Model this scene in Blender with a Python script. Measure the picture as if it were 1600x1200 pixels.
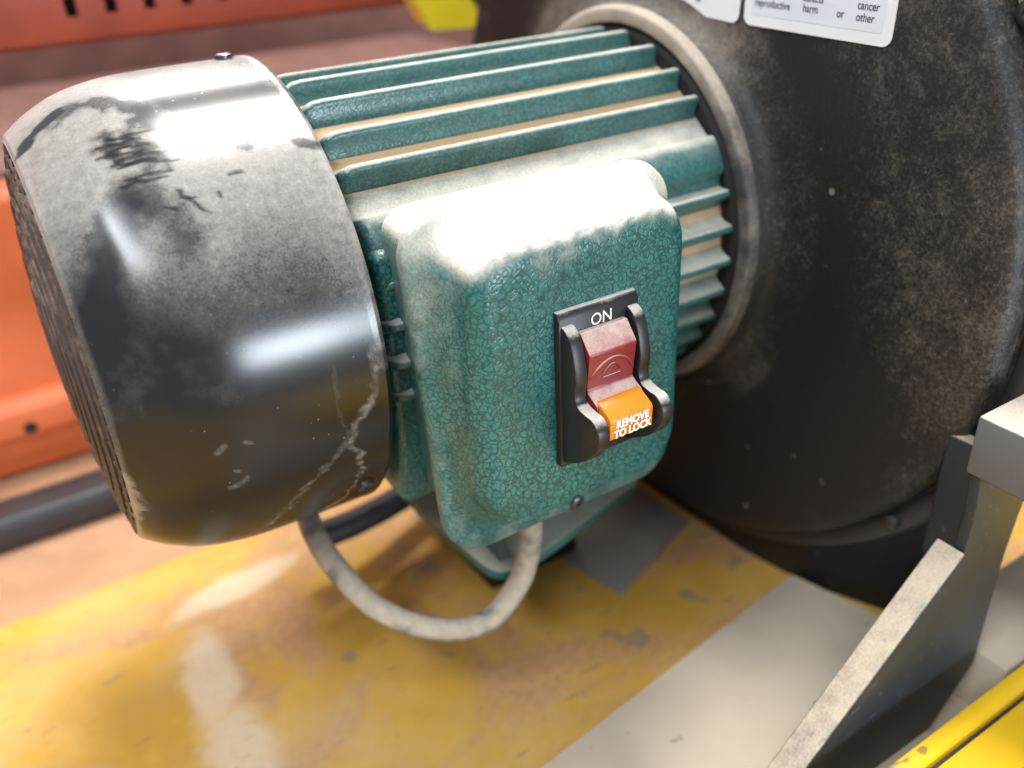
import bpy, bmesh, math, random
import numpy as np
from mathutils import Vector, Matrix

for o in list(bpy.data.objects): bpy.data.objects.remove(o)
scene = bpy.context.scene
COL = scene.collection
S = 0.001                       # everything below is written in millimetres
random.seed(7)

# ------------------------------------------------------------------ camera
cam_d = bpy.data.cameras.new('camera'); cam = bpy.data.objects.new('camera', cam_d); COL.objects.link(cam)
yaw, pitch, roll = 0.5371774, 0.518603, 0.0514134
fw = Vector((math.sin(yaw)*math.cos(pitch), math.cos(yaw)*math.cos(pitch), -math.sin(pitch)))
rt = Vector((math.cos(yaw), -math.sin(yaw), 0)); dn = fw.cross(rt)
rt2 = math.cos(roll)*rt + math.sin(roll)*dn; dn2 = -math.sin(roll)*rt + math.cos(roll)*dn
M = Matrix((rt2, -dn2, -fw)).transposed().to_4x4()
M.translation = Vector((-83.05, -281.25, 119.71))*S
cam.matrix_world = M
cam_d.sensor_width = 36; cam_d.lens = 1400/1600*36
cam_d.clip_start = 0.01; cam_d.clip_end = 50
cam_d.dof.use_dof = True; cam_d.dof.focus_distance = 0.245; cam_d.dof.aperture_fstop = 6.5
cam_d.dof.aperture_blades = 0
scene.camera = cam

# ------------------------------------------------------------------ world, lamps, exposure
w = bpy.data.worlds.new('World'); scene.world = w; w.use_nodes = True
w.node_tree.nodes['Background'].inputs[0].default_value = (0.92, 0.95, 1.0, 1)
w.node_tree.nodes['Background'].inputs[1].default_value = 0.33
def area(name, loc, target, sx, sy, power, col):
    l = bpy.data.lights.new(name, 'AREA'); l.shape = 'RECTANGLE'; l.size = sx; l.size_y = sy
    l.energy = power; l.color = col
    o = bpy.data.objects.new(name, l); COL.objects.link(o); o.location = loc
    o.rotation_euler = (Vector(target)-Vector(loc)).to_track_quat('-Z', 'Y').to_euler()
    return o
def tube_lamp(loc, sx, sy, power, col):
    o = area('ceiling_lamp', loc, (loc[0], loc[1], 0), sx, sy, power, col); o.rotation_euler = (0, 0, 0); return o
tube_lamp((-0.72, -0.62, 1.20), 0.28, 0.90, 13, (0.90, 0.95, 1.0))
tube_lamp((0.30, 0.36, 1.25), 0.36, 0.55, 17, (1.0, 0.97, 0.92))
tube_lamp((0.36, 1.75, 1.25), 0.45, 0.90, 17, (1.0, 0.98, 0.95))
area('doorway_light', (0.33, -1.65, -0.03), (0, 0, 0), 0.40, 0.30, 9.0, (0.80, 0.90, 1.0))
scene.view_settings.view_transform = 'Standard'; scene.view_settings.look = 'None'
scene.view_settings.gamma = 1; scene.view_settings.use_curve_mapping = False
scene.view_settings.exposure = 0.97

# ------------------------------------------------------------------ helpers
def mesh_obj(name, verts, faces, mat, parent=None, smooth=False, dust=None, sharp=None):
    me = bpy.data.meshes.new(name)
    me.from_pydata([tuple(c*S for c in v) for v in verts], [], faces); me.update()
    bm = bmesh.new(); bm.from_mesh(me)
    bmesh.ops.recalc_face_normals(bm, faces=bm.faces); bm.to_mesh(me); bm.free()
    if smooth:
        for p in me.polygons: p.use_smooth = True
        if sharp is not None: me.set_sharp_from_angle(angle=math.radians(sharp))
    if dust is not None:
        a = me.attributes.new('dust', 'FLOAT', 'POINT')
        a.data.foreach_set('value', np.asarray(dust, dtype=np.float32))
    me.materials.append(mat)
    o = bpy.data.objects.new(name, me); COL.objects.link(o)
    if parent: o.parent = parent
    return o
def empty(name, label=None, cat=None):
    o = bpy.data.objects.new(name, None); COL.objects.link(o); o.empty_display_size = 0.02
    if label: o['label'] = label; o['category'] = cat
    return o
def tag(o, label, cat, group=None):
    o['label'] = label; o['category'] = cat
    if group: o['group'] = group
    return o
def bevel_box(name, lo, hi, mat, parent=None, r=1.5, seg=2, rot=None, pivot=None, dust=None):
    bm = bmesh.new(); bmesh.ops.create_cube(bm, size=1)
    c = [(a+b)/2 for a, b in zip(lo, hi)]; d = [abs(b-a) for a, b in zip(lo, hi)]
    for v in bm.verts: v.co = Vector((c[i]+v.co[i]*d[i] for i in range(3)))
    if r: bmesh.ops.bevel(bm, geom=bm.edges[:], offset=r, segments=seg, affect='EDGES', profile=0.5)
    if rot is not None:
        p = Vector(pivot or c)
        for v in bm.verts: v.co = rot @ (v.co-p) + p
    for v in bm.verts: v.co *= S
    for f in bm.faces: f.smooth = True
    me = bpy.data.meshes.new(name); bm.to_mesh(me); bm.free()
    me.set_sharp_from_angle(angle=math.radians(50))
    me.materials.append(mat)
    o = bpy.data.objects.new(name, me); COL.objects.link(o)
    if parent: o.parent = parent
    return o
def rings(loops, closed=True, cap0=False, cap1=False):
    n = len(loops[0]); v = [p for l in loops for p in l]; f = []
    for i in range(len(loops)-1):
        for j in range(n if closed else n-1):
            k = (j+1) % n
            f.append((i*n+j, i*n+k, (i+1)*n+k, (i+1)*n+j))
    if cap0: f.append(tuple(range(n)))
    if cap1: f.append(tuple(range((len(loops)-1)*n, len(loops)*n)))
    return v, f
def lathe_x(prof, n=96, thetas=None):
    th = thetas if thetas is not None else [2*math.pi*i/n for i in range(n)]
    return [[(x, -r*math.cos(t), r*math.sin(t)) for t in th] for x, r in prof]
def catmull(P, n=8, closed=False):
    P = [np.array(p, float) for p in P]; out = []
    m = len(P)
    for i in range(m if closed else m-1):
        p0 = P[(i-1) % m] if closed or i > 0 else 2*P[0]-P[1]
        p1 = P[i]; p2 = P[(i+1) % m]
        p3 = P[(i+2) % m] if closed or i+2 < m else 2*P[-1]-P[-2]
        for k in range(n):
            t = k/n
            out.append(0.5*((2*p1)+(p2-p0)*t+(2*p0-5*p1+4*p2-p3)*t*t+(3*p1-p0-3*p2+p3)*t**3))
    if not closed: out.append(P[-1])
    return out
def tube(name, path, r, mat, parent=None, n=16, dust=None, capped=True):
    P = [Vector(p) for p in path]; loops = []
    up = Vector((0, 0, 1)); T0 = (P[1]-P[0]).normalized(); N = T0.orthogonal().normalized()
    for i, p in enumerate(P):
        T = (P[min(i+1, len(P)-1)]-P[max(i-1, 0)]).normalized()
        N = (N - T*N.dot(T)).normalized(); B = T.cross(N)
        rr = r[i] if isinstance(r, (list, tuple)) else r
        loops.append([tuple(p+rr*(math.cos(2*math.pi*k/n)*N+math.sin(2*math.pi*k/n)*B)) for k in range(n)])
    v, f = rings(loops, True, capped, capped)
    return mesh_obj(name, v, f, mat, parent, True, sharp=60)
def prism_x(name, prof, x0, x1, mat, parent=None, bev=0.0):
    """closed (y,z) outline pushed along x"""
    loops = [[(x, y, z) for y, z in prof] for x in (x0, x1)]
    v, f = rings(loops, True, True, True)
    bm = bmesh.new(); bv = [bm.verts.new(p) for p in v]
    for q in f: bm.faces.new([bv[i] for i in q])
    bmesh.ops.recalc_face_normals(bm, faces=bm.faces)
    if bev:
        ed = [e for e in bm.edges if e.calc_face_angle(0) > 0.6]
        bmesh.ops.bevel(bm, geom=ed, offset=bev, segments=2, affect='EDGES', profile=0.5)
    for vv in bm.verts: vv.co *= S
    for q in bm.faces: q.smooth = True
    me = bpy.data.meshes.new(name); bm.to_mesh(me); bm.free(); me.set_sharp_from_angle(angle=math.radians(35))
    me.materials.append(mat); o = bpy.data.objects.new(name, me); COL.objects.link(o)
    if parent: o.parent = parent
    return o
def sm(a, b, x):
    t = np.clip((np.asarray(x, float)-a)/(b-a), 0, 1); return t*t*(3-2*t)

# ------------------------------------------------------------------ material kit
class NT:
    def __init__(s, name):
        s.m = bpy.data.materials.new(name); s.m.use_nodes = True
        s.t = s.m.node_tree; s.b = s.t.nodes['Principled BSDF']
        s.pos = s.t.nodes.new('ShaderNodeNewGeometry')
    def n(s, kind, **kw):
        x = s.t.nodes.new(kind)
        for k, v in kw.items(): setattr(x, k, v)
        return x
    def put(s, sock, v):
        if isinstance(v, bpy.types.NodeSocket): s.t.links.new(v, sock)
        elif isinstance(v, (tuple, list)) and len(v) == 3 and sock.type == 'RGBA': sock.default_value = (*v, 1)
        else: sock.default_value = v
    def math(s, op, a, b=0.0, c=0.0, clamp=False):
        x = s.n('ShaderNodeMath', operation=op, use_clamp=clamp)
        s.put(x.inputs[0], a); s.put(x.inputs[1], b); s.put(x.inputs[2], c); return x.outputs[0]
    def mix(s, f, a, b, blend='MIX'):
        x = s.n('ShaderNodeMix', data_type='RGBA', blend_type=blend)
        s.put(x.inputs[0], f); s.put(x.inputs[6], a); s.put(x.inputs[7], b); return x.outputs[2]
    def mixf(s, f, a, b):
        x = s.n('ShaderNodeMix'); s.put(x.inputs[0], f); s.put(x.inputs[2], a); s.put(x.inputs[3], b); return x.outputs[0]
    def map(s, v, a, b, c=0.0, d=1.0, smooth=True):
        x = s.n('ShaderNodeMapRange', interpolation_type='SMOOTHSTEP' if smooth else 'LINEAR')
        s.put(x.inputs[0], v); x.inputs[1].default_value = a; x.inputs[2].default_value = b
        x.inputs[3].default_value = c; x.inputs[4].default_value = d; return x.outputs[0]
    def vec(s, scale=(1, 1, 1), rot=(0, 0, 0), off=(0, 0, 0)):
        x = s.n('ShaderNodeMapping'); s.t.links.new(s.pos.outputs['Position'], x.inputs[0])
        x.inputs['Scale'].default_value = scale; x.inputs['Rotation'].default_value = rot; x.inputs['Location'].default_value = off
        return x.outputs[0]
    def noise(s, scale, detail=4, rough=0.55, vec=None, dist=0.0, col=False):
        x = s.n('ShaderNodeTexNoise'); x.inputs['Scale'].default_value = scale
        x.inputs['Detail'].default_value = detail; x.inputs['Roughness'].default_value = rough
        x.inputs['Distortion'].default_value = dist
        s.t.links.new(vec or s.pos.outputs['Position'], x.inputs['Vector']); return x.outputs[1 if col else 0]
    def voro(s, scale, feature='F1', vec=None, out='Distance', rand=1.0):
        x = s.n('ShaderNodeTexVoronoi', feature=feature); x.inputs['Scale'].default_value = scale
        x.inputs['Randomness'].default_value = rand
        s.t.links.new(vec or s.pos.outputs['Position'], x.inputs['Vector']); return x.outputs[out]
    def attr(s, name='dust'):
        x = s.n('ShaderNodeAttribute', attribute_name=name); return x.outputs['Fac']
    def nz(s):
        x = s.n('ShaderNodeSeparateXYZ'); s.t.links.new(s.pos.outputs['Normal'], x.inputs[0]); return x.outputs[2]
    def axis(s, i):
        x = s.n('ShaderNodeSeparateXYZ'); s.t.links.new(s.pos.outputs['Position'], x.inputs[0]); return x.outputs[i]
    def bump(s, h, strength=0.3, dist=0.0005, normal=None):
        x = s.n('ShaderNodeBump'); s.put(x.inputs['Strength'], strength); x.inputs['Distance'].default_value = dist
        s.put(x.inputs['Height'], h)
        if normal: s.t.links.new(normal, x.inputs['Normal'])
        return x.outputs[0]
    def out(s, color, rough=0.5, normal=None, metal=0.0, spec=0.5, coat=0.0):
        s.put(s.b.inputs['Base Color'], color); s.put(s.b.inputs['Roughness'], rough); s.put(s.b.inputs['Metallic'], metal)
        s.put(s.b.inputs['Specular IOR Level'], spec)
        if coat: s.put(s.b.inputs['Coat Weight'], coat); s.b.inputs['Coat Roughness'].default_value = 0.12
        if normal: s.put(s.b.inputs['Normal'], normal)
        return s.m

DUST = (0.66, 0.57, 0.45)
def dust_fac(k, attr=False, gain=0.0, lo=0.35, hi=0.75, amp=0.9, scale=60, base=0.0, nlo=0.15, nhi=0.9, grain=0.35):
    f = base
    if attr: f = k.math('ADD', k.attr(), base)
    if gain:
        g = k.map(k.nz(), nlo, nhi, 0, gain); f = k.math('ADD', g, f)
    n1 = k.noise(scale, 3, 0.62); n2 = k.noise(scale*14, 2, 0.7)
    n = k.math('ADD', k.math('MULTIPLY', n1, 1-grain), k.math('MULTIPLY', n2, grain))
    f = k.math('ADD', f, k.math('MULTIPLY', k.math('SUBTRACT', n, 0.5), amp))
    return k.map(f, lo, hi)
def paint(name, col, rough=0.4, dust=None, dcol=DUST, spec=0.5, metal=0.0, vary=0.25, bumpy=0.12, drough=0.85, coat=0, spots=None):
    k = NT(name)
    c = k.mix(k.map(k.noise(35, 2), 0.3, 0.7), col, tuple(x*(1-vary) for x in col))
    r = rough; b = bumpy*0.5
    h = k.noise(1300, 1, 0.6)
    if dust is not None:
        d = dust_fac(k, **dust)
        dc = k.mix(h, tuple(x*0.70 for x in dcol), tuple(min(1, x*1.06) for x in dcol))
        c = k.mix(d, c, dc); r = k.mixf(d, r, drough); b = k.mixf(d, bumpy*0.4, bumpy*1.6)
    if spots is not None:                       # stray specks, pits and smudges
        sp = k.map(k.noise(spots[0], 2, 0.5, vec=k.vec((1, 1.5, 1), (0, 0, 0.6), (0.3, 0.1, 0))), spots[1], spots[1]+0.03)
        c = k.mix(k.math('MULTIPLY', sp, spots[2]), c, spots[3])
    return k.out(c, r, k.bump(h, b, 0.0006), metal, spec, coat)

# hammered green enamel
def hammered(name, attr=True, gain=0.55, dark=(0.006, 0.056, 0.052), light=(0.038, 0.172, 0.154), lo=0.35, hi=0.85, base=0.0, scale=520, dcol=(0.72, 0.66, 0.57), fine=True, bk=0.20):
    k = NT(name)
    wob = k.n('ShaderNodeVectorMath', operation='SCALE'); k.t.links.new(k.noise(330, 1, col=True), wob.inputs[0]); wob.inputs['Scale'].default_value = 0.0036
    add = k.n('ShaderNodeVectorMath', operation='ADD'); k.t.links.new(k.pos.outputs['Position'], add.inputs[0]); k.t.links.new(wob.outputs[0], add.inputs[1])
    e = k.voro(scale, 'DISTANCE_TO_EDGE', add.outputs[0])
    cell = k.map(e, -0.01, 0.20)
    var = k.noise(60, 2)
    # grooves fade in and out over the face
    soft = k.mixf(k.map(var, 0.35, 0.68), 1.0, k.map(e, -0.16, 0.14))
    line = k.math('MULTIPLY', k.math('ADD', cell, 0.0), soft)
    if fine:
        f1 = k.voro(scale*2.3, 'F1', add.outputs[0]); line = k.math('MULTIPLY', line, k.map(f1, 0.8, 0.1, 0.72, 1.08))
    mid = tuple(a*0.45+b*0.55 for a, b in zip(dark, light))
    c = k.mix(line, dark, k.mix(k.map(var, 0.3, 0.7), mid, light))
    d = dust_fac(k, attr, gain, lo, hi, 0.9, 110, base, 0.25, 0.95, 0.5)
    gr = k.noise(1700, 1, 0.5)
    d = k.math('MULTIPLY', d, k.mixf(k.math('MULTIPLY', line, k.math('SUBTRACT', 1.0, d)), 1.0, 0.6))
    c = k.mix(d, c, k.mix(gr, tuple(x*0.72 for x in dcol), tuple(min(1, x*1.06) for x in dcol)))
    return k.out(c, k.mixf(d, 0.30, 0.9), k.bump(cell, k.mixf(d, bk, 0.08), 0.00045), 0, k.mixf(d, 0.5, 0.15))
HAMMER = hammered('hammered_green_enamel', gain=0.30, lo=0.20, hi=1.2)
FIN = hammered('green_enamel_fins', False, 0.62, (0.022, 0.078, 0.074), (0.060, 0.160, 0.150), 0.28, 1.05, 0.20, 620, (0.60, 0.56, 0.48), False, 0.10)
CORE = hammered('green_enamel_core', True, 0.30, (0.010, 0.070, 0.064), (0.045, 0.170, 0.152), 0.05, 0.75, 0.22, 620, (0.54, 0.37, 0.22), False, 0.10)

# black fan cover: gloss enamel with a painted-on dust layer
def cover_mat():
    k = NT('black_enamel_dusty')
    a = k.attr()
    n1 = k.noise(130, 3, 0.65); n2 = k.noise(1500, 2, 0.75); n3 = k.noise(430, 2, 0.7)
    n = k.math('ADD', k.math('ADD', k.math('MULTIPLY', n1, 0.18), k.math('MULTIPLY', n2, 0.56)), k.math('MULTIPLY', n3, 0.26))
    f = k.math('ADD', a, k.math('MULTIPLY', k.math('SUBTRACT', n, 0.5), k.mixf(k.map(a, 0.0, 0.3), 0.0, 0.8)))
    d = k.map(f, 0.05, 1.0, 0, 1, False)
    specks = k.map(k.voro(260, 'F1'), 0.09, 0.05)
    d = k.math('MAXIMUM', d, k.math('MULTIPLY', k.math('MULTIPLY', specks, k.map(n1, 0.48, 0.6)), 0.4))
    c = k.mix(d, (0.007, 0.007, 0.008), k.mix(n3, (0.34, 0.315, 0.28), (0.54, 0.50, 0.445)))
    m = k.out(c, k.mixf(k.map(d, 0, 0.8), 0.23, 0.6), k.bump(n2, k.math('MULTIPLY', d, 0.25), 0.0005), 0, k.mixf(d, 0.5, 0.4))
    k.put(k.b.inputs['Coat Weight'], k.mixf(k.map(d, 0.0, 0.5), 0.0, 0.55)); k.b.inputs['Coat Roughness'].default_value = 0.24
    return m
COVER = cover_mat()
def cast_black():
    k = NT('cast_black_housing')
    patch = k.map(k.noise(17, 4, 0.65, dist=0.3), 0.40, 0.62)
    grit = k.noise(820, 3, 0.75); mid = k.noise(150, 3, 0.7)
    f = k.math('ADD', k.math('MULTIPLY', patch, 0.20), k.attr())
    f = k.math('ADD', f, k.math('MULTIPLY', k.math('SUBTRACT', k.math('ADD', k.math('MULTIPLY', grit, 0.65), k.math('MULTIPLY', mid, 0.35)), 0.5), 1.9))
    d = k.map(f, 0.06, 1.5)
    sp = k.map(k.voro(75, 'F1'), 0.12, 0.05)
    d = k.math('MAXIMUM', d, k.math('MULTIPLY', sp, k.map(mid, 0.50, 0.62, 0, 0.75)))
    c = k.mix(d, (0.011, 0.011, 0.012), k.mix(mid, (0.16, 0.135, 0.108), (0.35, 0.295, 0.23)))
    return k.out(c, k.mixf(d, 0.45, 0.9), k.bump(grit, 0.42, 0.0008), 0, 0.4)
HOUSING = cast_black()
RIM = paint('dusty_rim', (0.035, 0.035, 0.037), 0.42, dict(attr=True, gain=0.15, lo=0.15, hi=1.0, scale=90, amp=1.1), (0.52, 0.445, 0.36))
DARK = paint('dark_recess', (0.012, 0.011, 0.010), 0.8, dict(gain=0.2, base=0.1, lo=0.4, hi=0.9), (0.20, 0.14, 0.09))
BLACKP = paint('black_switch_plastic', (0.010, 0.010, 0.011), 0.42, dict(gain=0.75, base=0.13, lo=0.36, hi=0.95, scale=160, nlo=0.25, nhi=1.0), (0.62, 0.56, 0.48), vary=0.1)
RED = paint('red_plastic', (0.235, 0.022, 0.028), 0.38, dict(gain=0.70, base=0.16, lo=0.30, hi=1.1, scale=200, nlo=0.0, nhi=0.9), (0.66, 0.50, 0.44), vary=0.15, bumpy=0.06)
AMBER = paint('amber_plastic', (0.80, 0.235, 0.010), 0.34, dict(gain=0.25, base=0.0, lo=0.5, hi=1.2, scale=160), (0.85, 0.66, 0.40), vary=0.08, bumpy=0.05)
INK = paint('white_print', (0.82, 0.82, 0.80), 0.6, vary=0.1)
GREYINK = paint('grey_print', (0.09, 0.095, 0.11), 0.6, vary=0.1)
PAPER = paint('label_vinyl', (0.80, 0.80, 0.81), 0.3, dict(base=0.05, lo=0.45, hi=1.1, scale=50), (0.70, 0.66, 0.60), vary=0.04, bumpy=0.03)
PAPER2 = paint('label_vinyl_panel', (0.70, 0.74, 0.80), 0.28, vary=0.05, bumpy=0.03)
SCREW = paint('dark_screw_steel', (0.10, 0.10, 0.105), 0.35, dict(gain=0.4, base=0.1, lo=0.4, hi=0.9, scale=200), metal=0.8)
WIRE = paint('grille_wire', (0.06, 0.040, 0.032), 0.55, dict(gain=0.2, base=0.30, lo=0.3, hi=0.8, scale=160, amp=1.2), (0.38, 0.27, 0.19))

def cable_mat():
    k = NT('dusty_grey_cable')
    p = k.map(k.noise(55, 3, 0.6), 0.36, 0.50, 0.22, 1.0)
    d = k.math('MULTIPLY', p, k.map(k.math('ADD', k.nz(), k.math('MULTIPLY', k.noise(260, 3), 0.9)), -0.5, 0.7))
    c = k.mix(d, (0.105, 0.100, 0.098), k.mix(k.noise(300, 3), (0.27, 0.225, 0.17), (0.47, 0.39, 0.30)))
    return k.out(c, k.mixf(d, 0.45, 0.85), k.bump(k.noise(900, 1), 0.15, 0.0005))
CABLE = cable_mat()

def table_mat():
    k = NT('worn_yellow_paint')
    big = k.noise(7.5, 4, 0.62, vec=k.vec((1, 1.6, 1), (0, 0, 0.5)), dist=0.9)
    mid = k.noise(30, 4, 0.6, dist=0.4); fine = k.noise(240, 3, 0.7)
    yel = k.mix(k.map(mid, 0.3, 0.7), (0.50, 0.28, 0.042), (0.60, 0.36, 0.060))
    rust = k.mix(k.map(fine, 0.3, 0.7), (0.40, 0.205, 0.100), (0.50, 0.275, 0.135))
    wear = k.map(k.math('ADD', big, k.math('MULTIPLY', k.math('SUBTRACT', mid, 0.5), 0.45)), 0.44, 0.60)
    c = k.mix(k.math('MULTIPLY', wear, 0.85), yel, rust)
    # pale sawdust film
    film = k.map(k.noise(11, 6, 0.65, vec=k.vec((1, 1, 1), (0, 0, 0), (0.31, 0.12, 0))), 0.42, 0.75)
    c = k.mix(k.math('MULTIPLY', film, 0.48), c, (0.60, 0.43, 0.24))
    x = k.axis(0); y = k.axis(1)
    # swept ridge of sawdust, bent like an elbow on the left
    def blob(cx, cy, rx, ry, rot):
        m = k.n('ShaderNodeMapping'); m.vector_type = 'TEXTURE'
        k.t.links.new(k.pos.outputs['Position'], m.inputs[0])
        m.inputs['Location'].default_value = (cx, cy, -0.155); m.inputs['Rotation'].default_value = (0, 0, rot)
        m.inputs['Scale'].default_value = (rx, ry, 1)
        l = k.n('ShaderNodeVectorMath', operation='LENGTH'); k.t.links.new(m.outputs[0], l.inputs[0]); return l.outputs['Value']
    s1 = k.math('MINIMUM', blob(-0.036, 0.051, 0.027, 0.009, 0.15), blob(-0.060, 0.004, 0.010, 0.026, -0.1))
    s1 = k.math('MINIMUM', s1, blob(-0.061, -0.040, 0.013, 0.028, -0.15))
    sd = k.map(k.math('ADD', s1, k.math('MULTIPLY', k.math('SUBTRACT', k.noise(60, 5, 0.65), 0.5), 1.5)), 1.35, 0.55)
    c = k.mix(k.math('MULTIPLY', sd, 0.8), c, k.mix(fine, (0.60, 0.47, 0.31), (0.72, 0.60, 0.43)))
    # scuffs and chips
    sc = k.map(k.noise(60, 3, 0.5, vec=k.vec((1, 5, 1), (0, 0, 0.9))), 0.66, 0.74)
    c = k.mix(k.math('MULTIPLY', sc, 0.5), c, (0.17, 0.13, 0.105))
    chip = k.map(k.noise(48, 2, 0.4, vec=k.vec((1, 1, 1), (0, 0, 0), (2, 1, 0))), 0.70, 0.74)
    c = k.mix(k.math('MULTIPLY', chip, 0.6), c, (0.22, 0.19, 0.16))
    return k.out(c, k.mixf(film, 0.72, 0.9), k.bump(fine, k.mixf(sd, 0.2, 0.5), 0.0008), 0, 0.3)
TABLE = table_mat()
TAN = paint('raw_tan_board', (0.47, 0.25, 0.135), 0.75, dict(base=0.2, lo=0.3, hi=0.9, scale=18), (0.55, 0.33, 0.20), vary=0.2)
BEIGE = paint('beige_fibreboard', (0.56, 0.47, 0.36), 0.85, dict(base=0.15, lo=0.35, hi=0.8, scale=60), (0.62, 0.53, 0.41), vary=0.12, bumpy=0.35, spots=(110, 0.70, 0.5, (0.22, 0.18, 0.14)))
GREYT = paint('grey_cloth_tape', (0.25, 0.225, 0.195), 0.75, dict(base=0.1, lo=0.35, hi=0.9, scale=25), (0.36, 0.32, 0.27), vary=0.2)
ORANGE = paint('orange_powder_coat', (0.76, 0.17, 0.055), 0.45, dict(base=0.05, gain=0.3, lo=0.4, hi=1.1, scale=12), (0.72, 0.30, 0.14), vary=0.12)
REDOR = paint('red_orange_powder_coat', (0.42, 0.072, 0.036), 0.5, dict(base=0.05, gain=0.3, lo=0.4, hi=1.1, scale=12), (0.55, 0.18, 0.11), vary=0.2)
BROWN = paint('brown_shelf_back', (0.17, 0.075, 0.06), 0.7, dict(base=0.1, lo=0.4, hi=0.9, scale=6), (0.17, 0.08, 0.06), vary=0.3)
BLACKBAR = paint('scuffed_black_bar', (0.030, 0.030, 0.036), 0.5, dict(gain=0.25, base=0.12, lo=0.42, hi=0.85, scale=30), (0.36, 0.24, 0.17))
STEEL = paint('blue_black_steel', (0.022, 0.027, 0.034), 0.46, dict(gain=0.66, base=0.26, lo=0.32, hi=1.0, scale=110, amp=1.15), (0.54, 0.45, 0.345), metal=0.0, spots=(300, 0.68, 0.4, (0.12, 0.13, 0.15)))
ALU = paint('grey_block_paint', (0.135, 0.135, 0.14), 0.5, dict(gain=0.8, base=0.0, lo=0.4, hi=0.8, scale=50), (0.72, 0.63, 0.50), vary=0.1)
YELB = paint('bright_yellow_paint', (0.86, 0.53, 0.015), 0.38, dict(gain=0.12, base=0.05, lo=0.42, hi=0.9, scale=35), (0.66, 0.40, 0.07), vary=0.15, spots=(70, 0.68, 0.7, (0.16, 0.10, 0.06)))
YELT = paint('yellow_tool_paint', (0.85, 0.68, 0.02), 0.4, vary=0.1)
PALE = paint('pale_grey_panel', (0.52, 0.50, 0.49), 0.6, dict(base=0.1, lo=0.35, hi=0.8, scale=25), (0.70, 0.63, 0.54), vary=0.35)
GREENF = paint('dusty_green_foot', (0.02, 0.11, 0.095), 0.45, dict(gain=0.6, base=0.30, lo=0.25, hi=1.1, scale=70), (0.50, 0.47, 0.38))

# ------------------------------------------------------------------ setting
def sheet(name, x0, x1, y0, y1, z, t, mat):
    o = bevel_box(name, (x0, y0, z-t), (x1, y1, z), mat, r=1.2); o['kind'] = 'structure'; return o
sheet('table_top', -420, 420, -420, 88, -155, 18, TABLE)
sheet('shelf_board', -700, 700, 91, 520, -159, 14, TAN)
bw = bevel_box('back_wall', (-900, 520, -300), (1100, 540, 150), BROWN, r=0); bw['kind'] = 'structure'

# ------------------------------------------------------------------ orange rack behind
rack = empty('storage_rack', 'orange steel storage rack with slotted rail behind the motor', 'rack')
def beam(name, x0, x1, y, z0, z1, mat, lipd=9, lip=True):
    y1 = y+34
    prof = [(y+3, z0), (y1, z0), (y1, z1), (y+3, z1), (y, z1-3), (y, z0+3)]
    return prism_x(name, prof, x0, x1, mat, rack, 0.8)
low = beam('lower_beam', -420, 260, 214, -158.5, -6, ORANGE)
ridge = prism_x('beam_ridge', [(214.5, -137), (214.5, -110), (208, -113), (205, -117), (205, -130), (208, -134)], -420, 260, ORANGE, rack, 0.8)
k = tube('bolt_hole', [(-94.6, 204.2, -127), (-94.6, 206, -127)], 3.4, DARK, ridge, 20)
# upper rail with real slots
def slotted(x0, x1, y, z0, z1, slots, sw, sz0, sz1, th):
    bm = bmesh.new(); xs = [x0]
    for c in slots: xs += [c-sw/2, c+sw/2]
    xs.append(x1); zs = [z0, sz0, sz1, z1]
    g = {}
    for i, x in enumerate(xs):
        for j, z in enumerate(zs): g[i, j] = bm.verts.new((x*S, y*S, z*S))
    for i in range(len(xs)-1):
        for j in range(3):
            if j == 1 and i % 2 == 1: continue
            bm.faces.new([g[i, j], g[i+1, j], g[i+1, j+1], g[i, j+1]])
    r = bmesh.ops.extrude_face_region(bm, geom=bm.faces[:])
    for v in r['geom']:
        if isinstance(v, bmesh.types.BMVert): v.co.y += th*S
    bmesh.ops.recalc_face_normals(bm, faces=bm.faces)
    me = bpy.data.meshes.new('slotted_rail'); bm.to_mesh(me); bm.free(); me.materials.append(REDOR)
    o = bpy.data.objects.new('slotted_rail', me); COL.objects.link(o); o.parent = rack; return o
slotted(-420, 300, 218, 59, 130, [-18+18.3*i-0.5*i*0.3 for i in range(0, 14)], 5.6, 69, 104, 3)
bevel_box('rail_back', (-420, 236, 60), (300, 240, 130), DARK, rack, 0)
bevel_box('rail_flange', (-420, 221.2, 56.5), (300, 262, 58.8), REDOR, rack, 0.5)
bevel_box('upright', (-330, 222, -158), (-286, 262, 300), ORANGE, rack, 1.5)
bevel_box('shelf_deck', (-420, 252, -8), (300, 515, -5), BROWN, rack, 0.5)

bar = bevel_box('black_bar', (-430, 144, -158.8), (-22, 168, -141), BLACKBAR, r=4, seg=3)
tag(bar, 'scuffed black bar lying below the orange rack at the left', 'bar')
hp = catmull([(-4, 30, -128), (13, 31, -130), (34, 36, -132), (62, 46, -136), (110, 58, -147)], 10)
tag(tube('rubber_hose', hp, 6.2, BLACKBAR, n=18), 'short black rubber hose lying on the table behind the green foot', 'hose')

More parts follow.
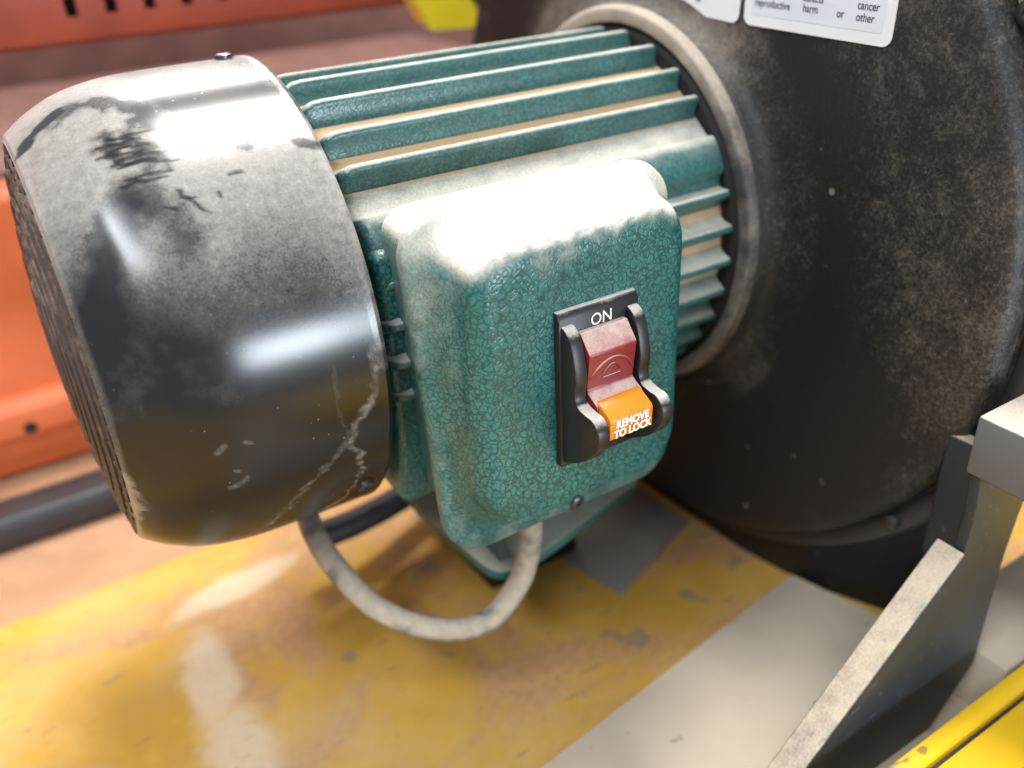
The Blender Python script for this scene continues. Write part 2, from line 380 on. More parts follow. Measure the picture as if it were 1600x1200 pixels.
# yellow tool leaning at the top
yt = empty('spirit_level', 'bright yellow tool with a black edge leaning behind the motor', 'tool')
def slant_box(name, a, b, wv, dv, mat, parent):
    a, b, wv, dv = map(Vector, (a, b, wv, dv)); v = []
    for p in (a, b):
        for i, j in ((0, 0), (1, 0), (1, 1), (0, 1)): v.append(tuple(p+i*wv+j*dv))
    return mesh_obj(name, v, [(0, 1, 2, 3), (4, 5, 6, 7), (0, 1, 5, 4), (1, 2, 6, 5), (2, 3, 7, 6), (3, 0, 4, 7)], mat, parent)
slant_box('body', (163, 200, 44), (100, 200, 154), (36, 0, -1.5), (0, 20, 4), YELT, yt)
slant_box('edge_strip', (199.2, 199, 42.4), (137, 199, 152), (4.5, 0, 0.6), (0, 21, 4), BLACKP, yt)

# ------------------------------------------------------------------ loose pieces on the table
bd = empty('beige_board', 'beige fibreboard sheet lying on the yellow table', 'board')
def poly_slab(name, pts, z0, z1, mat, parent=None, bev=0.6):
    bm = bmesh.new(); f = bm.faces.new([bm.verts.new((x*S, y*S, z1*S)) for x, y in pts])
    r = bmesh.ops.extrude_face_region(bm, geom=[f])
    for v in r['geom']:
        if isinstance(v, bmesh.types.BMVert): v.co.z = z0*S
    bmesh.ops.recalc_face_normals(bm, faces=bm.faces)
    if bev: bmesh.ops.bevel(bm, geom=bm.edges[:], offset=bev*S, segments=2, affect='EDGES', profile=0.5)
    me = bpy.data.meshes.new(name); bm.to_mesh(me); bm.free()
    for p in me.polygons: p.use_smooth = True
    me.set_sharp_from_angle(angle=math.radians(40))
    me.materials.append(mat); o = bpy.data.objects.new(name, me); COL.objects.link(o)
    if parent: o.parent = parent
    return o
bpy.data.objects.remove(bd)
bd = poly_slab('beige_board', [(-60, -119), (168, -88.5), (190, -170), (60, -320), (-60, -320)], -154.8, -150, BEIGE)
tag(bd, 'beige fibreboard sheet lying on the yellow table in front of the fan housing', 'board')
tp = poly_slab('grey_tape', [(95.3, -17), (102, -53.4), (161.1, -31.6), (157.6, 9.3)], -154.9, -154.2, GREYT, None, 0.15)
tag(tp, 'square grey patch of tape stuck on the yellow table', 'tape')

# ------------------------------------------------------------------ dust collector
dc = empty('dust_collector', 'dusty dust collector with green finned motor, switch box and black fan housing', 'dust collector')

# --- motor body
xs = [2, 6, 12] + list(range(20, 138, 4)) + [138]
loops = lathe_x([(x, 61.6) for x in xs], 120)
v, f = rings(loops, True, True, True)
pv = np.array(v); th = np.degrees(np.arctan2(pv[:, 2], -pv[:, 1]))
du = 0.22+0.22*sm(15, 60, th) + 0.35*sm(80, 135, pv[:, 0])*sm(-40, 40, th)
body = mesh_obj('motor_body', v, f, CORE, dc, True, du, 40)
# end shield seen in the gaps at the ring
v, f = rings(lathe_x([(138.2, 40), (138.2, 66), (141, 68.6), (147, 68.6)], 96), True, True, False)
mesh_obj('end_shield', v, f, DARK, dc, True, sharp=35)
# --- cooling fins, each its own piece
def fin_mesh(name, half0, half1, r0, r1):
    # cross-section in (t, r): tapered web with rounded crest
    sec = [(-half0*1.9, r0-0.6), (-half0, r0+2.2), (-half1, r1-1.5), (-half1*0.86, r1-0.6), (-half1*0.45, r1-0.1), (half1*0.45, r1-0.1), (half1*0.86, r1-0.6), (half1, r1-1.5), (half0, r0+2.2), (half0*1.9, r0-0.6)]
    st = [(3.2, 0.10), (4.6, 0.52), (6.2, 0.80), (8.4, 0.96), (11.5, 1.0)] + [(x, 1.0) for x in range(20, 136, 10)] + [(136.4, 1.0), (137.2, 0.96)]
    loops = []
    for x, hfac in st:
        loops.append([(x, -(r0-1+(r-r0+1)*hfac), t) for t, r in sec])
    v, f = rings(loops, True, True, True)
    me = bpy.data.meshes.new(name); me.from_pydata([tuple(c*S for c in p) for p in v], [], f); me.update()
    bm = bmesh.new(); bm.from_mesh(me); bmesh.ops.recalc_face_normals(bm, faces=bm.faces); bm.to_mesh(me); bm.free()
    for p in me.polygons: p.use_smooth = True
    me.set_sharp_from_angle(angle=math.radians(60)); me.materials.append(FIN); return me
FM = fin_mesh('cooling_fin', 2.4, 1.5, 61.6, 68)
WM = fin_mesh('wide_cooling_fin', 7.2, 6.6, 61.6, 67.6)
def fin(ang, me, name='cooling_fin'):
    o = bpy.data.objects.new(name, me); COL.objects.link(o); o.parent = body
    o.rotation_euler = (-math.radians(ang), 0, 0)   # from -Y (front) up towards +Z
fin(29.5, WM, 'wide_cooling_fin')
for a in (17.5, 7, -3.5, -14, -24.5, -35, -46, -58, 47.3, 58.2, 71, 84.5, 97, 109, 121, 133, 145, 157, 169, 181, 193, 205, 217, 229, 241, 253, 265, 277, 289):
    fin(a, FM)

bevel_box('terminal_pad', (4.5, -64, -56), (95, -40, 30), HAMMER, dc, 3, 3)

# --- fan cover (lathe, dense enough to carry its dust)
prof = [(0.0, 73.6), (0.25, 74.6), (-0.4, 75.1), (-1.2, 75.2), (-2.2, 75.0)]
cp = [(-3, 75), (-20, 75), (-38, 74.6), (-48, 73.4), (-56, 71.4), (-61, 69.2), (-65.5, 66.8), (-69, 64.4), (-71, 62.8), (-71.6, 61.6)]
for p in catmull(cp, 9): prof.append((float(p[0]), float(p[1])))
prof += [(-71.9, 61.2), (-71.7, 60.6), (-71, 60.4), (-68, 60.4)]
tv = list(np.radians(np.linspace(-62, 112, 330))); tv += list(np.radians(np.linspace(114, 296, 60)))
# resample the long straight part more finely
pr2 = [prof[0]]
for a, b in zip(prof[:-1], prof[1:]):
    d = math.hypot(b[0]-a[0], b[1]-a[1]); m = max(1, int(d/0.8))
    for i in range(1, m+1): pr2.append((a[0]+(b[0]-a[0])*i/m, a[1]+(b[1]-a[1])*i/m))
v, f = rings(lathe_x(pr2, thetas=tv), True)
P = np.array(v); X = P[:, 0]; TH = np.degrees(np.arctan2(P[:, 2], -P[:, 1]))
rng = np.random.RandomState(3)
def vnoise(u, w, seed, n=64):
    r = np.random.RandomState(seed).rand(n, n); iu = np.floor(u).astype(int); iw = np.floor(w).astype(int)
    fu = u-iu; fw_ = w-iw; fu = fu*fu*(3-2*fu); fw_ = fw_*fw_*(3-2*fw_)
    g = lambda a, b: r[a % n, b % n]
    return (g(iu, iw)*(1-fu)*(1-fw_)+g(iu+1, iw)*fu*(1-fw_)+g(iu, iw+1)*(1-fu)*fw_+g(iu+1, iw+1)*fu*fw_)
A = TH*1.31                      # arc length in mm on the 75 mm radius
def stroke(pts, wid, soft=1.0, warp=0.0, seed=1):
    pts = [(x, t*1.31) for x, t in pts]
    pts = catmull(pts, 6) if len(pts) > 2 else pts
    xx = X+warp*(vnoise(X/2.2, A/2.2, seed)+.15*vnoise(X/.9, A/.9, seed+7)-.57); aa = A+warp*(vnoise(X/3+9, A/3+5, seed+1)-.5)
    d = np.full(len(X), 1e9)
    for (x0, y0), (x1, y1) in zip(pts[:-1], pts[1:]):
        dx, dy = x1-x0, y1-y0; t = np.clip(((xx-x0)*dx+(aa-y0)*dy)/(dx*dx+dy*dy+1e-9), 0, 1)
        d = np.minimum(d, np.hypot(xx-x0-t*dx, aa-y0-t*dy))
    return 1-sm(wid*(1-soft*0.7), wid*(1+soft*0.7), d)
big = vnoise(X/9, A/9, 11); med = vnoise(X/3.2, A/3.2, 12); fin_n = vnoise(X/1.2, A/1.2, 13)
edge = 25+11*sm(-30, -62, X)+7*(big-.5)+2*(med-.5)-8*sm(-14, 0, X)
dust = 0.47*sm(-18, 24, TH-edge)*(1-0.75*sm(54, 66, TH)*sm(-46, -36, X))+0.22*sm(80, 92, TH)
dust += 0.06*sm(-20, 10, TH-6-10*(big-.5))*(0.5+0.2*med)               # thin veil below the edge
# wiped finger marks and smudges
dust *= 1-0.80*stroke([(-52.5, 46), (-58, 40), (-63, 33), (-68, 25)], 5.6, 1.1, 3.0, 21)
dust *= 1-0.6*stroke([(-50, 50), (-44, 44), (-42, 38)], 4.6, 1.1, 3, 25)
dust *= 1-0.75*stroke([(-50, 62), (-45, 60), (-42, 56)], 4.2, 0.9, 5, 22)*sm(.25, .6, fin_n+0.25)
for i in range(9):
    t0 = 63-i*1.5+rng.rand(); x0 = -54+rng.rand()*5
    dust *= 1-0.75*stroke([(x0, t0), (x0+6, t0-1+rng.rand()*1.6), (x0+9+rng.rand()*6, t0-1.5+rng.rand())], 0.55, 0.8, 1.6, 40+i)
dust *= 1-0.7*stroke([(-60, 79), (-54, 79), (-47, 77), (-41, 71), (-40, 66)], 3.2, 0.9, 4.5, 23)
dust *= 1-0.9*stroke([(-69, 76), (-64, 80), (-58, 81)], 2.2, 0.5, 2.0, 24)
dust *= 1-0.85*stroke([(-31, 72), (-24, 70), (-16, 70), (-6, 66), (-1, 62)], 5.5, 0.8, 4.5, 26)
dust *= 1-0.9*stroke([(-27, 60), (-23, 57), (-20, 55)], 3.2, 0.5, 1.5, 27)
dust *= 1-0.8*stroke([(-6, 53), (-1, 51)], 1.6, 0.7, 1.5, 28)
for pts in ([(-26, 48.6), (-22.5, 48.2)], [(-31.5, 45), (-30.8, 43.4)], [(-40, 47), (-36.5, 42.5), (-34.5, 41)], [(-38.5, 45), (-36, 44.6)], [(-44, 44), (-41.5, 43)]):
    dust *= 1-0.7*stroke(pts, 0.45, 0.8, 1.8, 33)
# pale smears on the clean lower half
dust += 0.30*stroke([(-2.2, 7), (-4.7, -1.6), (-9.4, -8.6), (-15.8, -15.9), (-26.6, -25.5), (-41, -43.3)], 1.0, 1.4, 3.2, 51)*(0.3+0.9*fin_n*med*1.6)
dust += 0.08*stroke([(-15.4, 5), (-15.9, -5), (-14.2, -12), (-16, -16)], 0.8, 0.9, 1.2, 52)
dust += 0.30*stroke([(-13.2, -15), (-9.6, -22), (-9.2, -29), (-13.6, -40), (-20, -48.5)], 0.9, 1.4, 3.0, 53)*(0.2+1.2*fin_n)
dust += 0.04*stroke([(-60, 18), (-65.5, 10), (-66.5, 4)], 4.0, 1.2, 6, 54)*(0.3+med)
dust += 0.04*stroke([(-52, 10), (-47, 5), (-38, 4), (-33, -3)], 6.0, 1.3, 8, 55)*(0.3+med)
for pts, wd in (([(-49.6, -7), (-47.5, -5.6)], .9), ([(-42.4, -5.5), (-41.6, -6)], .7), ([(-45.7, -12.6), (-45.3, -13)], .8), ([(-47.6, -17.4), (-44.2, -16.6), (-43.4, -15.2)], .9)):
    dust += 0.20*stroke(pts, wd, 0.8, 1.2, 58)
dust += 0.35*stroke([(-73, -14), (-70.7, -22), (-72.9, -30)], 2.2, 1.2, 3, 59)*(0.2+med)
dust += 0.16*sm(-69.5, -71.6, X)                                # grimy rear edge
dust += 0.25*sm(-3.5, -0.5, X)*sm(-10, 15, TH)*med              # dust caught on the rim
cover = mesh_obj('fan_cover', v, f, COVER, dc, True, np.clip(dust, 0, 1), 45)
# rear grille: concentric wires and spokes, plus a dark disc standing for the shade inside
bm_v, bm_f = [], []
def add_v(vf):
    o = len(bm_v); bm_v.extend(vf[0]); bm_f.extend([tuple(i+o for i in q) for q in vf[1]])
for i, r in enumerate(np.arange(9, 60.5, 4.0)):
    n = 72
    loops = [[(-71.0-5.0*(1-(r/60.5)**2)+1.1*math.cos(a)-0.5*(i % 2), (r+0.95*math.sin(a))*math.cos(2*math.pi*j/n), (r+0.95*math.sin(a))*math.sin(2*math.pi*j/n)) for j in range(n)] for a in np.linspace(0, 2*math.pi, 7)]
    add_v(rings(loops, True))
for j in range(48):
    a = 2*math.pi*j/48; c, s_ = math.cos(a), math.sin(a); L = []
    for r in (8, 20, 30, 40, 48, 55, 60.8):
        L.append([(-70.4-5.0*(1-(r/60.5)**2)+dx, r*c-dt*s_, r*s_+dt*c) for dx, dt in ((-1.3, -0.7), (1.2, -0.7), (1.2, 0.7), (-1.3, 0.7))])
    add_v(rings(L, True, True, True))
mesh_obj('grille', bm_v, bm_f, WIRE, cover, True, sharp=40)
v, f = rings(lathe_x([(-72, 4), (-70, 30), (-66, 50), (-62, 60.2), (-60, 60.2)], 72), True, True, False)
mesh_obj('inner_shade_disc', v, f, DARK, cover)
def screw(parent, loc, nrm, r, h=1.6, cross=True, name='screw', mat=None):
    n = Vector(nrm).normalized(); q = n.to_track_quat('Z', 'Y').to_matrix(); loops = []
    for rr, z in ((r*1.25, -0.6), (r*1.25, 0.1), (r, 0.15), (r, h*0.7), (r*0.72, h), (r*0.35, h), (r*0.3, h-0.7), (0.05, h-0.8)):
        loops.append([tuple(Vector(loc)+q@Vector((rr*math.cos(2*math.pi*k/20), rr*math.sin(2*math.pi*k/20), z))) for k in range(20)])
    v, f = rings(loops, True, True, True)
    return mesh_obj(name, v, f, mat or SCREW, parent, True, sharp=40)
for x, t in ((-7.0, -35.5), (-7.4, 94), (-7, 215)):
    a = math.radians(t); n = (0, -math.cos(a), math.sin(a)); screw(cover, (x, 75*n[1], 75*n[2]), n, 2.6)

# --- fan housing: collar, face and spiral drum
def r_out(phi):
    d = math.degrees(phi)
    if d < -20: return 161-min(1, (-d-20)/90)*34
    return 161-20*float(sm(70, 140, d))
N = 160; loops = []; du = []
phis = [math.radians(-170+340*0+360*i/N) for i in range(N)]
def wrap(p):
    while p <= -math.pi: p += 2*math.pi
    while p > math.pi: p -= 2*math.pi
    return p
def add_loop(x, fr, dv, absr=None):
    L = []
    for p in phis:
        ro = r_out(wrap(p)); r = absr if absr is not None else 94+(ro-94)*fr
        if absr is None and fr > 1: r = ro+(fr-1)*100
        L.append((x, -r*math.cos(p), r*math.sin(p)))
        du.append(dv(math.degrees(wrap(p)), r) if callable(dv) else dv)
    loops.append(L)
flare = lambda d, r: 0.75*float(sm(25, 65, d))+0.15*float(sm(-24, -34, d))*float(sm(-52, -42, d))
add_loop(146.5, 0, 0.0, 69); add_loop(140, 0, 0.3, 69); add_loop(139, 0, 0.5, 69.8)
for r_, x_ in ((72.5, 140), (75, 141), (76.2, 144), (77.6, 146.6), (80, 148.2), (83, 149), (88, 149.6), (92, 149.9)):
    add_loop(x_, 0, flare, r_)
facedust = lambda d, r: 0.04+0.15*float(sm(105, 150, r))-0.50*float(sm(6, -34, d))*float(sm(168, 118, r))-0.22*float(sm(118, 100, r))*float(sm(60, 35, d))+0.35*float(sm(104, 92, r))*float(sm(35, 65, d))
for i in range(1, 15): add_loop(150+0.9*math.sin(i/15*math.pi)*-1, i/15, facedust)
for fr, x_ in ((0.97, 150.4), (0.985, 151.2), (1.0, 153.2), (1.003, 157)): add_loop(x_, fr, facedust)
for x_ in (175, 210, 240): add_loop(x_, 1.003, 0.2)
v, f = rings(loops, True, False, True)
house = mesh_obj('fan_housing', v, f, HOUSING, dc, True, np.clip(du, -0.5, 1), 50)
# collar surface dust (bright, sandy) as its own ring
loops = lathe_x([(141, 69.0), (138.6, 69.3), (138.0, 69.9), (138.0, 73.6), (138.3, 74.4), (139.4, 74.9), (146, 76.2)], 120)
v, f = rings(loops, True); pv = np.array(v); th = np.degrees(np.arctan2(pv[:, 2], -pv[:, 1]))
mesh_obj('mounting_ring', v, f, RIM, dc, True, 0.36+0.40*sm(28, 70, th)+0.12*sm(-28, -45, th), 50)
# rolled outer flange behind the face
loops = []
for x_, d_ in ((161, 1), (159, 5), (160, 8.5), (164, 9.5), (169, 8), (170, 2)):
    loops.append([(x_, -(r_out(wrap(p))+d_)*math.cos(p), (r_out(wrap(p))+d_)*math.sin(p)) for p in phis])
v, f = rings(loops, True); pv = np.array(v); th = np.degrees(np.arctan2(pv[:, 2], -pv[:, 1]))
flange = mesh_obj('outer_flange', v, f, RIM, dc, True, -0.15+0.85*sm(-6, 14, th), 50)
for d_ in (58, 30, 4, -20, -33):
    p = math.radians(d_); r = r_out(p)+4
    screw(flange, (159.6, -r*math.cos(p), r*math.sin(p)), (-1, 0, 0), 3.2, 2.4, name='flange_bolt')
# black base panel the housing stands on
prism = [(60, -154.9), (-91, -154.9), (-131, -154.9), (-131, -60), (60, -60)]
bp = poly_slab('base_bracket', [(161, 60), (166, -60), (172, -93), (190, -131), (235, -131), (235, 60)], -154.7, -70, HOUSING, dc, 1.0)
a_ = bp.data.attributes.new('dust', 'FLOAT', 'POINT'); a_.data.foreach_set('value', np.full(len(bp.data.vertices), -0.3, dtype=np.float32))

# --- labels on the housing
def text_mesh(name, body_, size, mat, parent, origin, xdir, ydir, shear=0.0, off=0.0, ext=0.02, align='CENTER', bold=0, xs=1.0):
    cu = bpy.data.curves.new(name, 'FONT'); cu.body = body_; cu.size = 1; cu.shear = shear; cu.offset = off
    cu.align_x = align; cu.align_y = 'CENTER'; cu.extrude = 0.0; cu.resolution_u = 4; cu.space_line = 0.85
    t = bpy.data.objects.new(name+'_tmp', cu); COL.objects.link(t)
    bpy.context.view_layer.update()
    me = bpy.data.meshes.new_from_object(t.evaluated_get(bpy.context.evaluated_depsgraph_get()))
    bpy.data.objects.remove(t)
    X_ = Vector(xdir).normalized(); Y_ = Vector(ydir).normalized(); O = Vector(origin)
    for vv in me.vertices: vv.co = (O + X_*vv.co.x*size*xs + Y_*vv.co.y*size)*S
    me.materials.clear(); me.materials.append(mat); me.name = name
    o = bpy.data.objects.new(name, me); COL.objects.link(o); o.parent = parent; return o
def rrect(w, h, r, n=6):
    P = []
    for cx, cy, a0 in ((w-r, h-r, 0), (r, h-r, 90), (r, r, 180), (w-r, r, 270)):
        for i in range(n+1):
            a = math.radians(a0+90*i/n); P.append((cx+r*math.cos(a), cy+r*math.sin(a)))
    return P
def sticker(name, corner, xd, w, h, r, thick, mat, parent, xoff):
    """flat rounded label lying on the housing face; corner = lower-left (y,z), xd = (dy,dz) along its lower edge"""
    xd = Vector((0, *xd)).normalized(); yd = xd.cross(Vector((1, 0, 0)));
    if yd.z < 0: yd = -yd
    O = Vector((xoff, *corner)); pts = rrect(w, h, r)
    loops = [[tuple(O+xd*a+yd*b+Vector((dx, 0, 0))) for a, b in pts] for dx in (thick, 0)]
    v, f = rings(loops, True, True, True); o = mesh_obj(name, v, f, mat, parent)
    return o, O, xd, yd
lb, O, xd, yd = sticker('warning_label', (-53.4, 72.7), (-1, -0.02), 57.5, 40, 3.0, 0.35, PAPER, dc, 148.6)
lb['label'] = 'white warning label with grey text on the black housing'
lp, *_ = sticker('label_panel', tuple((O+xd*3.2+yd*3.4)[1:]), tuple(xd[1:]), 51, 34, 1.2, 0.1, PAPER2, lb, 148.5)
for a, b, s_ in ((4.6, 7.2, 'reproductive'), (24.5, 7.4, 'harm'), (37.5, 7.2, 'or'), (44.5, 7.0, 'other'),
                 (4.6, 10.4, 'and'), (14.5, 10.5, 'birth'), (24, 10.4, 'defects'), (44.5, 10.2, 'cancer'),
                 (4.6, 13.6, 'to'), (11.5, 13.6, 'cause'), (30, 13.7, 'in the'), (44.5, 13.4, 'State'),
                 (4.6, 16.8, 'it contains chemicals known')):
    text_mesh('label_text', s_, 3.3, GREYINK, lb, O+xd*a+yd*b+Vector((-0.25, 0, 0)), xd, yd, 0, 0.012, align='LEFT', xs=0.86)
l2, O2, xd2, yd2 = sticker('rating_label', (12, 76.5), (-1, -0.065), 63, 40, 3.0, 0.35, PAPER, dc, 148.6)
l2['label'] = 'plain white label at the top edge of the housing'
text_mesh('label_text', '48', 3.2, GREYINK, l2, O2+xd2*43+yd2*5.2+Vector((-0.25, 0, 0)), xd2, yd2, 0, 0.012)

# --- foot under the motor
ft = [(34, -58), (36, -63.5), (41, -66.5), (47, -66), (112, -52), (112, 40), (30, 40), (30, -20)]
fo = poly_slab('mounting_foot', [tuple(p) for p in catmull([(33, -52), (34.4, -60), (39, -65.6), (47, -66.4)], 5)] + [(112, -51), (116, 40), (30, 40), (29.6, -14)], -104, -99.5, GREENF, dc, 1.0)
poly_slab('foot_web', [(46, -40), (108, -34), (108, 34), (46, 34)], -101, -52, GREENF, dc, 1.5)
poly_slab('foot_pedestal', [(58, -18), (104, -18), (104, 38), (58, 38)], -154.6, -103.6, DARK, dc, 1.0)
mesh_obj('foot_gusset', [(40, -60, -99.6), (40, -20, -99.6), (47, -34, -56), (44, -60, -99.6), (44, -20, -99.6), (51, -34, -56)],
         [(0, 1, 2), (3, 5, 4), (0, 3, 4, 1), (1, 4, 5, 2), (2, 5, 3, 0)], GREENF, dc)

# --- switch box: base, lip, drafted cover
def rr_loop(x0, x1, z0, z1, r, y, n=9, shear=0.0, m=7):
    P = []
    for cx, cz, a0 in ((x1-r, z1-r, 0), (x0+r, z1-r, 90), (x0+r, z0+r, 180), (x1-r, z0+r, 270)):
        for i in range(n+1):
            a = math.radians(a0+90*i/n); P.append((cx+r*math.cos(a), cz+r*math.sin(a)))
    Q = []
    for i, (a, b) in enumerate(P):          # subdivide the straight runs
        Q.append((a, b)); c, d = P[(i+1) % len(P)]
        if i % (n+1) == n:
            for j in range(1, m*3): t = j/(m*3); Q.append((a+(c-a)*t, b+(d-b)*t))
    return [(x-shear*z, y, z) for x, z in Q]
lip = dict(shear=0.055)
LZ = -66.0
secs = [rr_loop(11, 87, -57, 40, 10, -57, **lip), rr_loop(9, 89, -59, 42, 11, -79.5, **lip), rr_loop(6.0, 91.8, LZ+2, 45.6, 13, -80.2, **lip),
        rr_loop(5.0, 92.8, LZ+.4, 46.9, 14, -81.6, **lip), rr_loop(4.8, 93, LZ, 47.2, 14, -83.6, **lip), rr_loop(5.3, 92.5, LZ+.6, 46.7, 13.6, -85.4, **lip),
        rr_loop(6.4, 91.2, LZ+2.2, 45.7, 12.8, -86.3, **lip), rr_loop(8.0, 89.0, LZ+6.5, 44.6, 12.4, -86.8, shear=0.045), rr_loop(8.8, 87.8, LZ+10, 43.9, 12.6, -87.6, shear=0.04)]
a0 = dict(x0=9.2, x1=87, z0=LZ+11, z1=43.5, r=13); a1 = dict(x0=12.2, x1=84.6, z0=-45.6, z1=41.4, r=13)
for i in range(1, 6):
    t = i/5; secs.append(rr_loop(*[a0[k_]+(a1[k_]-a0[k_])*t for k_ in ('x0', 'x1', 'z0', 'z1', 'r')], -87.6-7.8*t, shear=0.036*(1-t)))
R_ = 8.0
for i in range(1, 12):
    a = math.pi/2*i/11; ins = R_*(1-math.cos(a))*0.95
    secs.append(rr_loop(12.2+ins*0.85, 84.6-ins*0.8, -45.6+ins*0.22, 41.4-ins*1.15, max(13-ins*0.5, 6), -95.4-R_*math.sin(a)))
for t in (0.12, 0.3, 0.55, 0.8, 0.97):
    lx0, lx1, lz0, lz1 = 12.2+R_*.95*.85, 84.6-R_*.95*.8, -45.6+R_*.95*.22, 41.4-R_*.95*1.15
    cx, cz = (lx0+lx1)/2, (lz0+lz1)/2
    secs.append(rr_loop(lx0+(cx-lx0)*t, lx1+(cx-lx1)*t, lz0+(cz-lz0)*t, lz1+(cz-lz1)*t, 8.5*(1-t)+0.3, -103.4-0.15*t))
v, f = rings(secs, True, True, True); P = np.array(v)
me_n = np.zeros(len(P))
bx = P[:, 0]; by = P[:, 1]; bz = P[:, 2]
nn = vnoise(bx/7, bz/7, 71); n2 = vnoise(bx/2.5+3, (bz+by)/2.5, 72)
top = sm(27, 39, bz+6*(nn-.5))*0.96*sm(-106, -97.5, by+4*(n2-.5)-0.04*(bx-50)) + 0.34*sm(14, 34, bz+16*(nn-.5)-0.10*(bx-40))*sm(-105, -102, by)
left = sm(19, 11, bx+3*(nn-.5))*sm(-101.5, -96, by)*(0.29+0.18*sm(-10, 36, bz)+0.12*(n2-.5)-0.04*sm(.45,.7,nn))
lipd = sm(-87.4, -86.6, by)*(0.24+0.24*n2)  # dust mask raised on the lip in place of the light it catches
face = 0.16*sm(0.5, 0.9, nn)+0.02
bd_ = np.clip(np.maximum.reduce([top*(0.62+0.38*sm(8, 22, bx+6*(nn-.5)))*0.92, left, lipd, face]), 0, 1)
sbox = mesh_obj('switch_box', v, f, HAMMER, dc, True, bd_, 60)
# screw in the lip
screw(sbox, (55.5, -86.2, -62.6), (0, -1, -0.1), 2.6, 1.5, name='box_screw')
tube('cable_gland', [(47, -70, -63), (47, -70, -72)], [5.6, 5.2], DARK, sbox, 18)

# --- safety toggle switch
sw = prism_x('safety_switch', [(-103.0, -30), (-105.6, -30), (-105.9, -29.6), (-105.9, 16.6), (-104.6, 18.6), (-103.0, 18.6)], 36.6, 63.4, BLACKP, dc, 0.35)
ck = catmull([(-103, 13.8), (-106, 14.9), (-109.4, 12.6), (-111.5, 7), (-112.4, 1), (-111.8, -3.6), (-113, -6.4), (-116.2, -7.2), (-119.8, -7.6), (-122.3, -10.6), (-122, -15.2), (-118, -20.6), (-112, -25.2), (-106.5, -28), (-103, -28.6)], 7)
ckp = [(float(a), float(b)) for a, b in ck]
prism_x('guard_cheek', ckp, 37.3, 41.2, BLACKP, sw, 0.45)
prism_x('guard_cheek', ckp, 59.3, 63.0, BLACKP, sw, 0.45)
rk = [(-105.5, 12.2), (-107.6, 12.4), (-111.6, 7.6), (-112.1, 7.0), (-111.9, 6.2), (-110.6, -3.6), (-110.9, -4.6), (-114.6, -6.6), (-115.2, -7.4), (-115.2, -15), (-106, -21), (-105.5, -21)]
rocker = prism_x('rocker', rk, 42.2, 58.3, RED, sw, 0.5)
rocker['label'] = 'dusty dark red rocker'
# raised arch and emblem moulded into the rocker face
ny = Vector((0, -110.6+111.9, -3.6-6.2)).normalized()     # down the face
fn = Vector((0, -0.993, -0.13))
def on_face(a, b): # a along x from centre, b up the face in mm from its middle
    m = Vector((50.25, -111.3, 1.2)); return m + Vector((a, 0, 0)) - ny*b + fn*0.10
arch = [on_face(-7.2+14.4*t, -1.6+5.0*math.sin(math.pi*t)**0.8) for t in np.linspace(0, 1, 22)]
tube('moulded_arch', arch, 0.42, RED, rocker, 8)
em = [on_face(-2.9+5.8*t, -1.2+2.6*math.sin(math.pi*t)) for t in np.linspace(0, 1, 14)]
tube('moulded_emblem', em, 0.24, RED, rocker, 6)
for a0_, b0_, a1_, b1_ in ((-3, -2.4, 3, -2.4), (-1.4, -1.4, 0.2, 0.6), (0.2, 0.6, 1.6, -1.2)):
    tube('moulded_emblem', [on_face(a0_, b0_), on_face(a1_, b1_)], 0.22, RED, rocker, 6)
key = prism_x('lock_key', [(-112, -5.9), (-115.0, -6.3), (-119.6, -8.7), (-120.3, -9.6), (-120.1, -15.4), (-119.2, -16.2), (-112, -16.4)], 42.9, 57.8, AMBER, sw, 0.55)
key['label'] = 'amber yellow removable lock key'
screw(sw, (50, -105.7, -25.2), (0, -1, 0), 1.9, 0.8, name='plate_screw')
text_mesh('key_lettering', 'REMOVE\nTO LOCK', 3.35, INK, sw, (50.4, -120.5, -12.6), (1, 0, 0), (0, 0.02, 1), 0.0, 0.045, xs=0.88)
text_mesh('on_lettering', 'ON', 5.0, INK, sw, (50.6, -106.03, 14.0), (1, 0, 0), (0, 0.0, 1), 0, 0.004, xs=0.92)

# --- power cable looping from the box back under the motor
cpth = catmull([(47.5, -70, -64), (47.3, -70, -76), (46.5, -70, -88), (41.2, -70, -103), (27.1, -70, -113.5), (8.5, -67, -109), (-7.3, -55, -100.1), (-14.3, -35, -90.6), (-14.5, -15, -84), (-8, 5, -80), (6, 22, -80)], 10)
tube('power_cable', cpth, 4.2, CABLE, dc, 20)

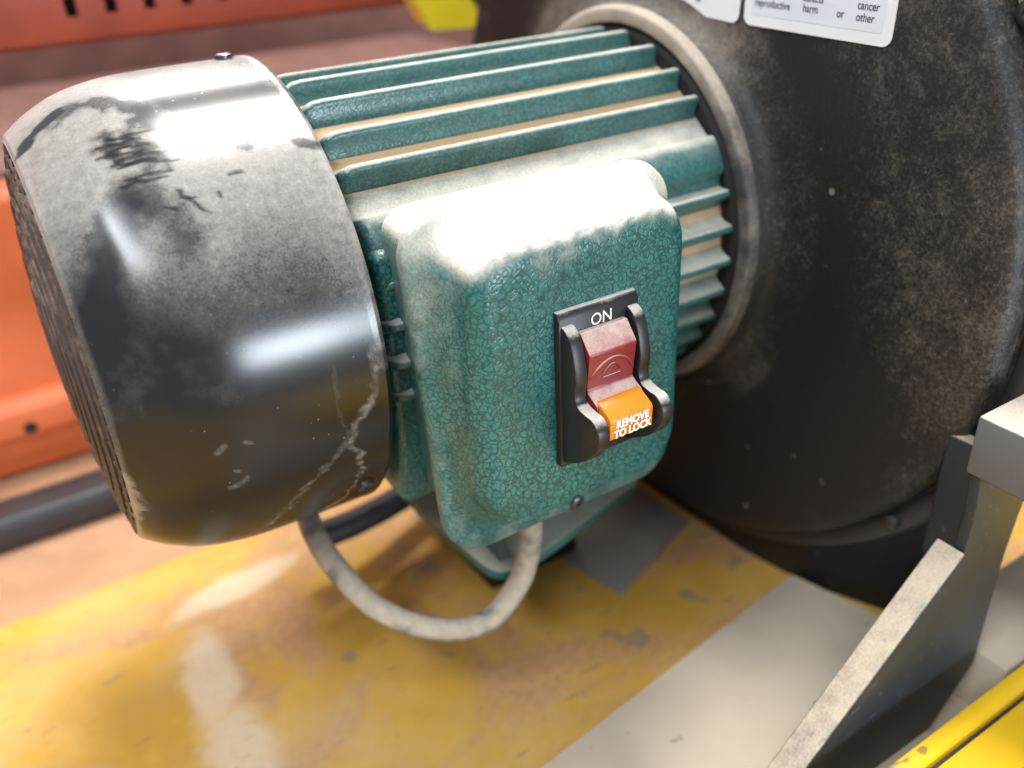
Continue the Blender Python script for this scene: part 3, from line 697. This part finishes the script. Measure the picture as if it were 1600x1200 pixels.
# ------------------------------------------------------------------ support stand at the right
st = empty('support_stand', 'grey block on a dark steel leg and dusty brace at the right', 'stand')
bevel_box('block', (135, -222, -36.5), (215, -167.9, -17.4), ALU, st, 0.8)
def xz_plate(name, pts, y0, y1, mat, parent, bev):
    bm = bmesh.new(); f = bm.faces.new([bm.verts.new((x*S, y0*S, z*S)) for x, z in pts])
    r = bmesh.ops.extrude_face_region(bm, geom=[f])
    for v in r['geom']:
        if isinstance(v, bmesh.types.BMVert): v.co.y = y1*S
    bmesh.ops.recalc_face_normals(bm, faces=bm.faces)
    bmesh.ops.bevel(bm, geom=bm.edges[:], offset=bev*S, segments=3, affect='EDGES', profile=0.5)
    me = bpy.data.meshes.new(name); bm.to_mesh(me); bm.free()
    for p in me.polygons: p.use_smooth = True
    me.set_sharp_from_angle(angle=math.radians(40)); me.materials.append(mat)
    o = bpy.data.objects.new(name, me); COL.objects.link(o); o.parent = parent; return o
rg = random.Random(5)
edge_pts = []                                        # worn, slightly ragged upper edge of the arm
for i in range(33):
    t = i/32; edge_pts.append((47+91.3*t+rg.uniform(-.35, .35), -149.6+82.6*t+rg.uniform(-.35, .35)))
xz_plate('arm_plate', edge_pts+[(139, -52), (136.5, -37), (168, -37), (163.5, -77), (164, -128), (146, -149.6)], -172.2, -168.4, STEEL, st, 0.5)
top = [(47, -149.6), (138.3, -67), (137.2, -64.6), (44, -149.6)]
xz_plate('arm_flange', top, -173, -163.4, STEEL, st, 0.7)
bevel_box('post_bracket', (150, -167.5, -84), (155, -152, -36.8), STEEL, st, 1)
pl = poly_slab('dusty_plate', [(167, -182), (320, -182), (320, -150), (167, -150)], -154.6, -125, BEIGE, None, 1)
tag(pl, 'sawdust covered flat plate behind the yellow beam', 'plate')
yb = empty('yellow_beam', 'bright yellow painted beam in the bottom right corner', 'beam')
def rotz(pts, a, c):
    ca, sa = math.cos(a), math.sin(a); return [(c[0]+(x-c[0])*ca-(y-c[1])*sa, c[1]+(x-c[0])*sa+(y-c[1])*ca) for x, y in pts]
poly_slab('beam_edge', [(20, -193.4), (20, -187), (330, -183.5), (330, -191)], -154.6, -119, YELB, yb, 1)
poly_slab('beam_seam', [(20, -194.8), (20, -193.6), (330, -191.2), (330, -192.6)], -154.6, -121, BLACKBAR, yb, 0.2)
poly_slab('beam_flange', [(20, -300), (20, -195), (330, -192.8), (330, -300)], -154.6, -118.4, YELB, yb, 1.5)

# pale panel beyond the housing's right edge
pp = bevel_box('pale_panel', (330, -330, -154.8), (338, 60, 200), PALE, r=1)
tag(pp, 'pale dusty panel beyond the right edge of the black housing', 'panel')

# ------------------------------------------------------------------ render settings
scene.render.engine = 'CYCLES'
scene.render.resolution_x = 1024; scene.render.resolution_y = 768
scene.cycles.max_bounces = 3; scene.cycles.diffuse_bounces = 1; scene.cycles.glossy_bounces = 2
scene.cycles.use_adaptive_sampling = True; scene.cycles.adaptive_threshold = 0.04
